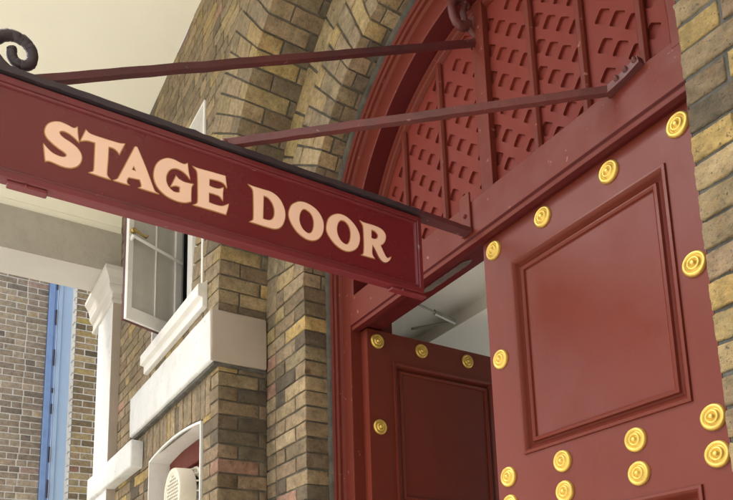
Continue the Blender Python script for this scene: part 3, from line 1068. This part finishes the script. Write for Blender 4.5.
BOSS = None
def make_boss(me_name='boss'):
    m = MB()
    prof = [(0.0, 0.013), (0.004, 0.0128), (0.0075, 0.0110), (0.009, 0.0078), (0.0115, 0.0066), (0.0135, 0.0088), (0.0165, 0.0094), (0.019, 0.0078), (0.0205, 0.0052),
            (0.0235, 0.0044), (0.0262, 0.0066), (0.030, 0.0074), (0.0335, 0.0062), (0.0358, 0.003), (0.0362, -0.001)]
    prof = [(r, h * 1.35 if h > 0 else h) for r, h in prof]
    m.lathe(prof, (0, 0, 0), (0, 0, 1), 44)
    m.lathe([(0.0, 0.0182), (0.0042, 0.0172)], (0, 0, 0), (0, 0, 1), 44)
    me = bpy.data.meshes.new('boss')
    me.from_pydata(m.v, [], m.f)
    bm = bmesh.new()
    bm.from_mesh(me)
    bmesh.ops.remove_doubles(bm, verts=bm.verts, dist=1e-6)
    bmesh.ops.recalc_face_normals(bm, faces=bm.faces)
    bm.to_mesh(me)
    bm.free()
    shade(me, 60)
    me.materials.append(M['gold'])
    return me
BOSS = make_boss()
def put_boss(parent, p, normal):
    o = bpy.data.objects.new('boss', BOSS)
    COL.objects.link(o)
    o.parent = parent
    q = Vector(normal).to_track_quat('Z', 'Y')
    q = q @ Matrix.Rotation(random.uniform(0, 6.28), 3, 'Z').to_quaternion()
    e = q.to_euler()
    o.rotation_euler = (e.x + random.gauss(0, 0.02), e.y + random.gauss(0, 0.02), e.z)
    o.location = Vector(p) - parent.location
    return o

ROWS = [2.896, 2.472, 2.041, 1.942, 1.45, 0.62, 0.18]
XC = [0.060, 0.309, 0.588, 0.829]
DY = 0.505
rd = door_leaf('door', 'closed red panelled door leaf with gold rosettes, lit, on the right', lambda u, v, n: (u, DY - n, v), 0.004, 0.897, (0.45, DY, 0))
for r_i, z in enumerate(ROWS):
    for c_i, x in enumerate(XC):
        if z in (2.896, 2.041, 1.942, 0.18) or c_i in (0, 3):
            put_boss(rd, (x, DY - 0.0005, z), (0, -1, 0))
DX = -0.842
ld = door_leaf('door', 'dark red door leaf opened inward against the white entrance ceiling, in shade', lambda u, v, n: (DX + n, u, v), 0.516, 1.409, (-0.87, 0.95, 0))
YCs = [0.572, 0.832, 1.126, 1.345]
for z in ROWS:
    for c_i, y in enumerate(YCs):
        if z in (2.896, 2.041, 1.942, 0.18) or c_i in (0, 3):
            put_boss(ld, (DX + 0.0005, y, z), (1, 0, 0))

# ------------------------------------------------------------------ entrance lobby behind the doors
m = MB()
m.box((-1.6, 0.605, 3.30), (1.6, 1.28, 3.42))
m.box((-1.6, 1.28, 3.225), (1.6, 2.6, 3.42))
structure(m.build('lobby_ceiling', 'interior'))
m = MB()
m.box((-1.7, 0.63, 0), (-1.6, 2.6, 3.42))
m.box((1.6, 0.63, 0), (1.7, 2.6, 3.42))
m.box((0.3, 2.6, 0), (1.7, 2.7, 3.42))  # unseen back wall piece added to keep sky reflections off the open leaf
structure(m.build('lobby_wall', 'lobby_floor'))
m = MB()
m.box((-1.6, 0.55, 0.0), (1.6, 2.6, 0.012))
structure(m.build('lobby_floor', 'lobby_floor'))
dc = thing('door_closer', 'grey metal door closer arm folded below the entrance ceiling', 'door closer', (-0.62, 1.0, 3.0))
m = MB()
A_, B_, C_ = Vector((-0.62, 0.66, 3.01)), Vector((-0.80, 1.02, 3.075)), Vector((-0.90, 0.82, 3.035))
m.tube([A_, A_.lerp(B_, 0.45)], 0.006, 6)
m.tube([A_.lerp(B_, 0.42), B_], 0.015, 6, flat=0.5)
m.build('closer_arm', 'metal_grey', dc, 30)
m = MB()
m.tube([B_ + Vector((0, 0, 0.004)), C_], 0.007, 6)
m.build('closer_link', 'metal_grey', dc, 30)

# ------------------------------------------------------------------ hanging sign
sg = thing('hanging_sign', 'maroon hanging sign board lettered STAGE DOOR on iron stays above the doors', 'sign', (0, 0.456, 3.0))
SY0, SY1, SZ0, SZ1 = -1.165, 0.222, 2.684, 2.978
m = MB()
m.box((-0.032, SY0 + 0.03, SZ0 + 0.02), (-0.008, SY1 - 0.03, SZ1 - 0.02))
m.build('board', 'sign_red', sg)
m = MB()
# picture-frame moulding round the face, mitred
pf = [(0.0, -0.033), (0.0, -0.004), (0.003, 0.0), (0.018, 0.002), (0.021, -0.003), (0.026, 0.000), (0.030, -0.003), (0.032, -0.0085), (0.034, -0.012), (0.034, -0.033)]
rings = []
for sy, sz, y, z in ((1, 1, SY0, SZ0), (-1, 1, SY1, SZ0), (-1, -1, SY1, SZ1), (1, -1, SY0, SZ1)):
    rings.append([(n, y + sy * d, z + sz * d) for d, n in pf])
m.sweep(rings, closed_path=True, caps=False)
m.build('frame_moulding', 'sign_frame', sg, 30)
m = MB()
# iron bar along the top, running on to the wall, bent up as a fixing plate
n = 60
rings = []
for i in range(n + 1):
    y = -1.19 + (0.452 + 1.19) * i / n
    j = lambda a=0.0008: random.gauss(0, a)
    rings.append([(0.008 + j(), y, 2.983 + j()), (0.010 + j(), y, 3.000 + j()), (-0.036 + j(), y, 3.001 + j()), (-0.036 + j(), y, 2.983 + j())])
m.sweep(rings[:52])
m.build('top_bar', 'iron', sg, 45)
m = MB()
m.sweep(rings[51:])
m.build('bar_end', 'rod_dark', sg, 45)
m = MB()
m.box((-0.050, 0.446, 2.985), (0.006, 0.4555, 3.150))
for z in (3.06,):
    m.lathe([(0.0, 0.010), (0.006, 0.008), (0.009, 0.0)], (-0.02, 0.446, z), (0, -1, 0), 12)
m.build('wall_plate', 'frame_red', sg, 40, 0.002)
for y0, y1 in ((-1.10, -1.003), (0.085, 0.232)):
    m = MB()
    m.box((-0.032, y0, SZ0 - 0.011), (-0.003, y1, SZ0 - 0.001))
    m.lathe([(0.0, 0.004), (0.004, 0.003), (0.0045, 0)], (-0.0025, y0 + 0.045, SZ0 - 0.006), (1, 0, 0), 10)
    m.build('batten', 'sign_frame', sg, 40, 0.003)

def smooth_path(pts, n=8):
    P = [Vector(p) for p in pts]
    P = [P[0] * 2 - P[1]] + P + [P[-1] * 2 - P[-2]]
    out = []
    for i in range(1, len(P) - 2):
        a, b, c, d = P[i - 1:i + 3]
        for k in range(n):
            t = k / n
            out.append(0.5 * ((2 * b) + (-a + c) * t + (2 * a - 5 * b + 4 * c - d) * t * t + (-a + 3 * b - 3 * c + d) * t ** 3))
    out.append(P[-2])
    return out
def rough(pts, a):
    return [p + Vector((random.gauss(0, a), random.gauss(0, a), random.gauss(0, a))) for p in pts]

# long stay: outer end of the sign up to the fanlight's centre post
m = MB()
a, b = Vector((-0.02, -1.06, 2.997)), Vector((-0.02, 0.536, 3.858))
pts = rough([a.lerp(b, i / 40) for i in range(41)], 0.0006)
m.tube(pts, 0.0165, 4, (1, 0, 0), 0.9)
m.build('stay_rod', 'rod_dark', sg, 60)
m = MB()
sp = smooth_path([(-0.02, y, z) for y, z in [(0.50, 3.842), (0.548, 3.868), (0.574, 3.915), (0.570, 3.962), (0.545, 3.985)]], 6)
m.tube(rough(sp, 0.0008), 0.015, 8, (1, 0, 0))
sp = smooth_path([(-0.02, y, z) for y, z in [(0.56, 3.90), (0.515, 3.935), (0.50, 3.985), (0.52, 4.03), (0.555, 4.05)]], 6)
m.tube(rough(sp, 0.0008), 0.013, 8, (1, 0, 0))
sp = smooth_path([(-0.02, y, z) for y, z in [(0.528, 3.94), (0.482, 3.915), (0.452, 3.935), (0.443, 3.985), (0.466, 4.03), (0.505, 4.045), (0.53, 4.02)]], 6)
m.tube(rough(sp, 0.0008), [0.017 - 0.004 * i / 36 for i in range(len(sp))], 8, (1, 0, 0), 1.3)
m.build('wall_scroll', 'rod_red', sg, 60)
m = MB()
sp = smooth_path([(-0.02, y, z) for y, z in [(-1.175, 2.995), (-1.168, 3.055), (-1.135, 3.104), (-1.098, 3.117), (-1.068, 3.103), (-1.058, 3.075), (-1.068, 3.045), (-1.089, 3.038), (-1.106, 3.052), (-1.109, 3.078)]], 7)
m.tube(rough(sp, 0.0007), [0.0135 - 0.003 * i / len(sp) for i in range(len(sp))], 8, (1, 0, 0), 1.3)
sp = smooth_path([(-0.02, y, z) for y, z in [(-1.19, 3.06), (-1.155, 3.045), (-1.13, 3.02), (-1.10, 3.003), (-1.05, 2.998)]], 6)
m.tube(sp, 0.012, 8, (1, 0, 0), 1.2)
m.lathe([(0.0, 0.016), (0.008, 0.013), (0.011, 0.006), (0.010, 0.0)], (-0.02, -1.093, 3.008), (0, 0, 1), 14)
m.build('scroll', 'iron', sg, 60)
# side stay: middle of the sign to the transom, flattened foot with rivets
m = MB()
a, b = Vector((-0.015, -0.505, 3.012)), Vector((0.665, 0.440, 3.098))
pts = rough([a.lerp(b, i / 36) for i in range(37)], 0.0006)
m.tube(pts, 0.0172, 4, (0, 0, 1), 0.8)
foot = [Vector((0.655, 0.438, 3.097)), Vector((0.69, 0.446, 3.104)), Vector((0.725, 0.447, 3.110)), Vector((0.775, 0.447, 3.121))]
m.tube(rough(foot, 0.001), 0.019, 4, (0, 1, 0), 0.9)
for k in range(3):
    c = foot[1].lerp(foot[3], 0.1 + 0.38 * k)
    m.lathe([(0.0, 0.016), (0.005, 0.014), (0.009, 0.004), (0.009, -0.004)], c + Vector((0, -0.009, 0.004)), (0.2, -1, 0.3), 10)
m.lathe([(0.0, 0.022), (0.010, 0.019), (0.015, 0.008), (0.015, -0.012)], (-0.018, -0.512, 3.006), (0, 0, 1), 16)
m.build('side_stay', 'rod_red', sg, 60)

# ------------------------------------------------------------------ lettering (flared serif capitals on the sign face)
# each outline: (y, z, corner) in centimetres on the face
LETTERS = [
    ('S',[[(-93.83,289.71,1),(-93.66,287.68,0),(-93.28,285.36,1),(-94.46,286.27,0),(-96.03,287.03,0),(-97.4,287.16,0),(-98.23,286.56,0),(-97.94,285.69,0),(-96.85,285.01,0),(-94.99,284.25,0),(-93.41,283.19,0),(-92.42,281.55,0),(-92.5,279.7,0),(-93.35,278.05,0),(-94.98,276.9,0),(-97.09,276.63,0),(-99.19,276.96,0),(-100.32,277.06,0),(-101.25,276.76,1),(-101.6,279.12,0),(-101.93,281.57,1),(-100.99,280.59,0),(-99.62,279.66,0),(-97.81,279.31,0),(-96.61,279.56,0),(-96.16,280.27,0),(-96.67,280.91,0),(-98.21,281.61,0),(-100.06,282.73,0),(-101.3,283.87,0),(-101.82,285.47,0),(-101.32,287.47,0),(-100.04,288.83,0),(-98.27,289.53,0),(-96.44,289.37,0),(-95.04,289.02,0),(-94.34,289.18,0)]]),
    ('T',[[(-91.55,289.66,1),(-90.67,289.02,0),(-89.15,288.82,0),(-86.27,288.82,0),(-83.68,288.85,0),(-82.3,288.95,0),(-81.19,289.29,1),(-81.83,287.5,0),(-82.52,285.55,1),(-83.1,286.28,0),(-84.1,286.78,0),(-85.49,286.79,1),(-85.54,282.6,0),(-85.66,278.86,0),(-85.5,277.81,0),(-84.7,276.98,1),(-87.44,277.03,0),(-90.18,277.19,1),(-89.3,277.75,0),(-89.01,278.61,0),(-88.99,281.37,0),(-89.0,286.68,1),(-90.33,286.71,0),(-91.58,286.46,0),(-92.8,285.86,1),(-92.19,287.71,0)]]),
    ('A',[[(-78.39,289.16,1),(-78.06,289.54,0),(-77.66,289.43,1),(-75.21,284.12,0),(-72.85,278.27,0),(-72.25,277.3,0),(-71.35,276.95,1),(-74.01,276.95,0),(-76.84,277.03,1),(-76.19,277.58,0),(-76.25,278.54,0),(-76.68,279.6,1),(-79.83,279.28,1),(-80.26,278.16,0),(-80.1,277.32,0),(-79.59,277.01,1),(-81.66,276.95,0),(-83.74,277.02,1),(-82.85,277.65,0),(-82.3,278.73,0),(-80.39,283.81,0)],[(-78.49,283.35,1),(-77.78,281.82,1),(-78.98,281.93,1)]]),
    ('G',[[(-63.05,289.56,1),(-62.76,287.1,0),(-62.25,284.73,1),(-63.24,285.76,0),(-64.69,286.55,0),(-66.48,286.71,0),(-67.98,285.88,0),(-69.0,284.17,0),(-69.27,282.15,0),(-68.64,280.25,0),(-67.21,279.11,0),(-66.05,279.03,0),(-65.2,279.3,1),(-65.13,281.11,1),(-66.37,281.16,0),(-67.84,280.4,1),(-67.1,282.23,0),(-66.36,284.26,1),(-65.35,283.48,0),(-63.56,283.11,0),(-61.25,283.34,1),(-61.74,282.16,0),(-61.84,279.78,0),(-61.81,277.57,1),(-63.45,276.67,0),(-65.93,276.37,0),(-69.09,277.04,0),(-71.55,278.89,0),(-72.72,281.55,0),(-72.55,284.67,0),(-71.4,287.19,0),(-69.35,288.93,0),(-67.24,289.33,0),(-65.09,288.92,0),(-63.83,288.97,0)]]),
    ('E',[[(-61.24,289.16,1),(-60.06,289.02,0),(-55.68,289.22,0),(-51.32,289.39,1),(-51.12,287.76,0),(-50.84,285.72,1),(-51.69,286.77,0),(-53.4,287.07,0),(-56.33,286.84,1),(-56.38,284.48,1),(-54.88,284.26,0),(-53.19,284.46,0),(-51.91,285.33,1),(-52.08,283.23,0),(-52.07,281.11,1),(-52.98,282.05,0),(-54.49,282.28,0),(-56.43,282.24,1),(-56.4,278.98,1),(-54.46,278.81,0),(-52.2,279.04,0),(-50.2,280.39,1),(-50.6,278.51,0),(-51.05,276.67,1),(-55.93,276.73,0),(-61.05,276.68,1),(-60.12,277.36,0),(-59.73,278.58,0),(-59.76,283.07,0),(-59.92,286.96,0),(-60.31,288.34,0)]]),
    ('D',[[(-43.7,289.14,1),(-42.39,288.96,0),(-38.76,289.01,0),(-35.9,288.95,0),(-33.43,287.71,0),(-31.79,285.09,0),(-31.35,282.3,0),(-32.05,279.39,0),(-33.31,277.57,0),(-34.96,276.71,0),(-37.2,276.54,0),(-43.27,276.67,1),(-42.32,277.48,0),(-42.04,278.82,0),(-42.04,283.5,0),(-42.15,287.15,0),(-42.63,288.31,0)],[(-38.77,286.94,1),(-37.15,286.72,0),(-35.72,285.31,0),(-35.03,283.24,0),(-35.13,281.14,0),(-35.96,279.57,0),(-37.18,278.95,0),(-39.0,278.89,1)]]),
    ('O',[[(-25.51,289.02,0),(-22.62,288.97,0),(-19.71,287.6,0),(-17.87,285.01,0),(-17.58,281.95,0),(-18.71,278.77,0),(-21.09,276.74,0),(-23.98,276.47,0),(-27.09,277.97,0),(-29.31,280.7,0),(-30.07,283.26,0),(-29.25,286.31,0),(-27.53,288.1,0)],[(-24.39,286.82,0),(-22.37,286.2,0),(-21.24,284.27,0),(-21.11,281.75,0),(-21.91,279.43,0),(-23.25,278.58,0),(-25.08,279.45,0),(-26.19,281.36,0),(-26.33,283.56,0),(-25.67,285.74,0)]]),
    ('O',[[(-11.27,289.05,0),(-8.51,288.73,0),(-5.76,286.92,0),(-3.96,284.21,0),(-3.86,281.3,0),(-5.08,278.51,0),(-7.62,276.64,0),(-10.38,276.4,0),(-13.38,277.74,0),(-15.72,280.21,0),(-16.44,282.57,0),(-15.58,285.99,0),(-13.73,288.01,0)],[(-10.71,287.01,0),(-8.87,286.86,0),(-7.55,285.21,0),(-7.19,282.69,0),(-7.83,279.88,0),(-9.1,278.66,0),(-10.92,279.3,0),(-12.26,281.21,0),(-12.57,283.43,0),(-11.96,285.81,0)]]),
    ('R',[[(-3.37,289.11,1),(-1.91,288.8,0),(2.44,288.89,0),(5.36,288.36,0),(6.82,286.75,0),(6.59,284.66,0),(5.64,283.08,0),(4.53,282.28,1),(5.99,279.55,0),(6.82,278.4,0),(7.66,278.31,0),(8.78,279.06,1),(8.12,277.59,0),(6.84,276.49,0),(5.37,276.4,0),(3.95,277.44,0),(2.35,280.11,0),(1.3,281.68,1),(1.0,278.85,0),(1.29,277.52,0),(2.03,276.66,1),(-0.42,276.61,0),(-3.17,276.61,1),(-2.39,277.21,0),(-2.08,279.32,0),(-2.01,282.86,0),(-2.12,286.82,0),(-2.59,288.19,0)],[(1.01,287.08,1),(2.61,286.87,0),(3.69,285.84,0),(3.34,284.49,0),(2.25,283.86,0),(0.9,283.88,1)]])]
def outline(pts):
    n = len(pts)
    out = []
    for i in range(n):
        p0, p1, p2, p3 = pts[i - 1], pts[i], pts[(i + 1) % n], pts[(i + 2) % n]
        if p1[2] and p2[2]:
            out.append(p1[:2])
            continue
        a = p0 if not p1[2] else (2 * p1[0] - p2[0], 2 * p1[1] - p2[1])
        d = p3 if not p2[2] else (2 * p2[0] - p1[0], 2 * p2[1] - p1[1])
        if p1[2]:
            a = p1
        if p2[2]:
            d = p2
        for k in range(6):
            t = k / 6
            q = []
            for c in range(2):
                q.append(0.5 * (2 * p1[c] + (-a[c] + p2[c]) * t + (2 * a[c] - 5 * p1[c] + 4 * p2[c] - d[c]) * t * t + (-a[c] + 3 * p1[c] - 3 * p2[c] + d[c]) * t ** 3))
            out.append(tuple(q))
    return out
def grow(poly, d):
    """offset a closed outline outwards by d (holes: pass a negative d)"""
    ar = sum(poly[i - 1][0] * poly[i][1] - poly[i][0] * poly[i - 1][1] for i in range(len(poly)))
    s = 1 if ar > 0 else -1
    out = []
    n = len(poly)
    for i in range(n):
        p, q, r = Vector(poly[i - 1]), Vector(poly[i]), Vector(poly[(i + 1) % n])
        e1, e2 = (q - p), (r - q)
        if e1.length < 1e-7 or e2.length < 1e-7:
            out.append(tuple(q))
            continue
        n1, n2 = Vector((e1.y, -e1.x)).normalized() * s, Vector((e2.y, -e2.x)).normalized() * s
        b = (n1 + n2)
        b = b.normalized() if b.length > 1e-3 else n1
        k = min(1.8, 1 / max(0.35, b.dot(n1)))
        out.append(tuple(q + b * d * k))
    return out
for ch, loops in LETTERS:
    pl = [[(a / 100, b / 100) for a, b in outline(lp)] for lp in loops]
    me = curve_mesh('letter', [grow(p, -0.0004 if i == 0 else 0.0004) for i, p in enumerate(pl)], 0.0006, 0, lambda c: Vector((-0.0058 + c.z, c.x, c.y)))
    lo = link('letter', me, sg, ['letter'])
    me = curve_mesh('gilt_outline', [grow(p, 0.0022 if i == 0 else -0.0022) for i, p in enumerate(pl)], 0.0006, 0, lambda c: Vector((-0.0074 + c.z, c.x, c.y)))
    link('gilt_outline', me, lo, ['letter_edge'])

# ------------------------------------------------------------------ extractor fan in the lower window
ef = thing('extractor_fan', 'round cream extractor fan with a honeycomb grille set in the lower window', 'extractor fan', (-2.16, 0.1, 2.352))
c0 = Vector((-2.16, 0, 2.352))
m = MB()
m.lathe([(0.118, 0.006), (0.122, -0.002), (0.135, -0.006), (0.148, -0.002), (0.153, 0.008), (0.155, 0.09), (0.150, 0.096), (0.118, 0.096), (0.118, 0.006)], c0, (0, 1, 0), 56)
m.build('housing', 'vent_cream', ef, 40)
m = MB()
m.lathe([(0.118, 0.128), (0.165, 0.120), (0.172, 0.128), (0.172, 0.140), (0.118, 0.140)], c0, (0, 1, 0), 56)
for k in range(16):
    t = 2 * math.pi * k / 16
    d = Vector((math.cos(t), 0, math.sin(t)))
    m.tube([c0 + d * 0.150 + Vector((0, 0.09, 0)), c0 + d * 0.162 + Vector((0, 0.13, 0))], 0.006, 6, (0, 1, 0))
m.build('flange', 'vent_cream', ef, 40)
circ = [(0.123 * math.cos(2 * math.pi * i / 56), 0.123 * math.sin(2 * math.pi * i / 56)) for i in range(56)]
hx = []
for i in range(-9, 10):
    for j in range(-9, 10):
        cx, cz = i * 0.0235 + (0.01175 if j % 2 else 0), j * 0.0205
        if math.hypot(cx, cz) < 0.106:
            hx.append([(cx + 0.0095 * math.cos(math.pi / 6 + k * math.pi / 3), cz + 0.0095 * math.sin(math.pi / 6 + k * math.pi / 3)) for k in range(6)])
me = curve_mesh('grille', [circ] + hx, 0.002, 0, lambda c: Vector((c0.x + c.x, c0.y + 0.004 - c.z, c0.z + c.y)))
link('grille', me, ef, ['vent_cream'])
m = MB()
m.lathe([(0.0, 0.05), (0.118, 0.05)], c0, (0, 1, 0), 40)
m.build('dark_inside', 'black', ef)
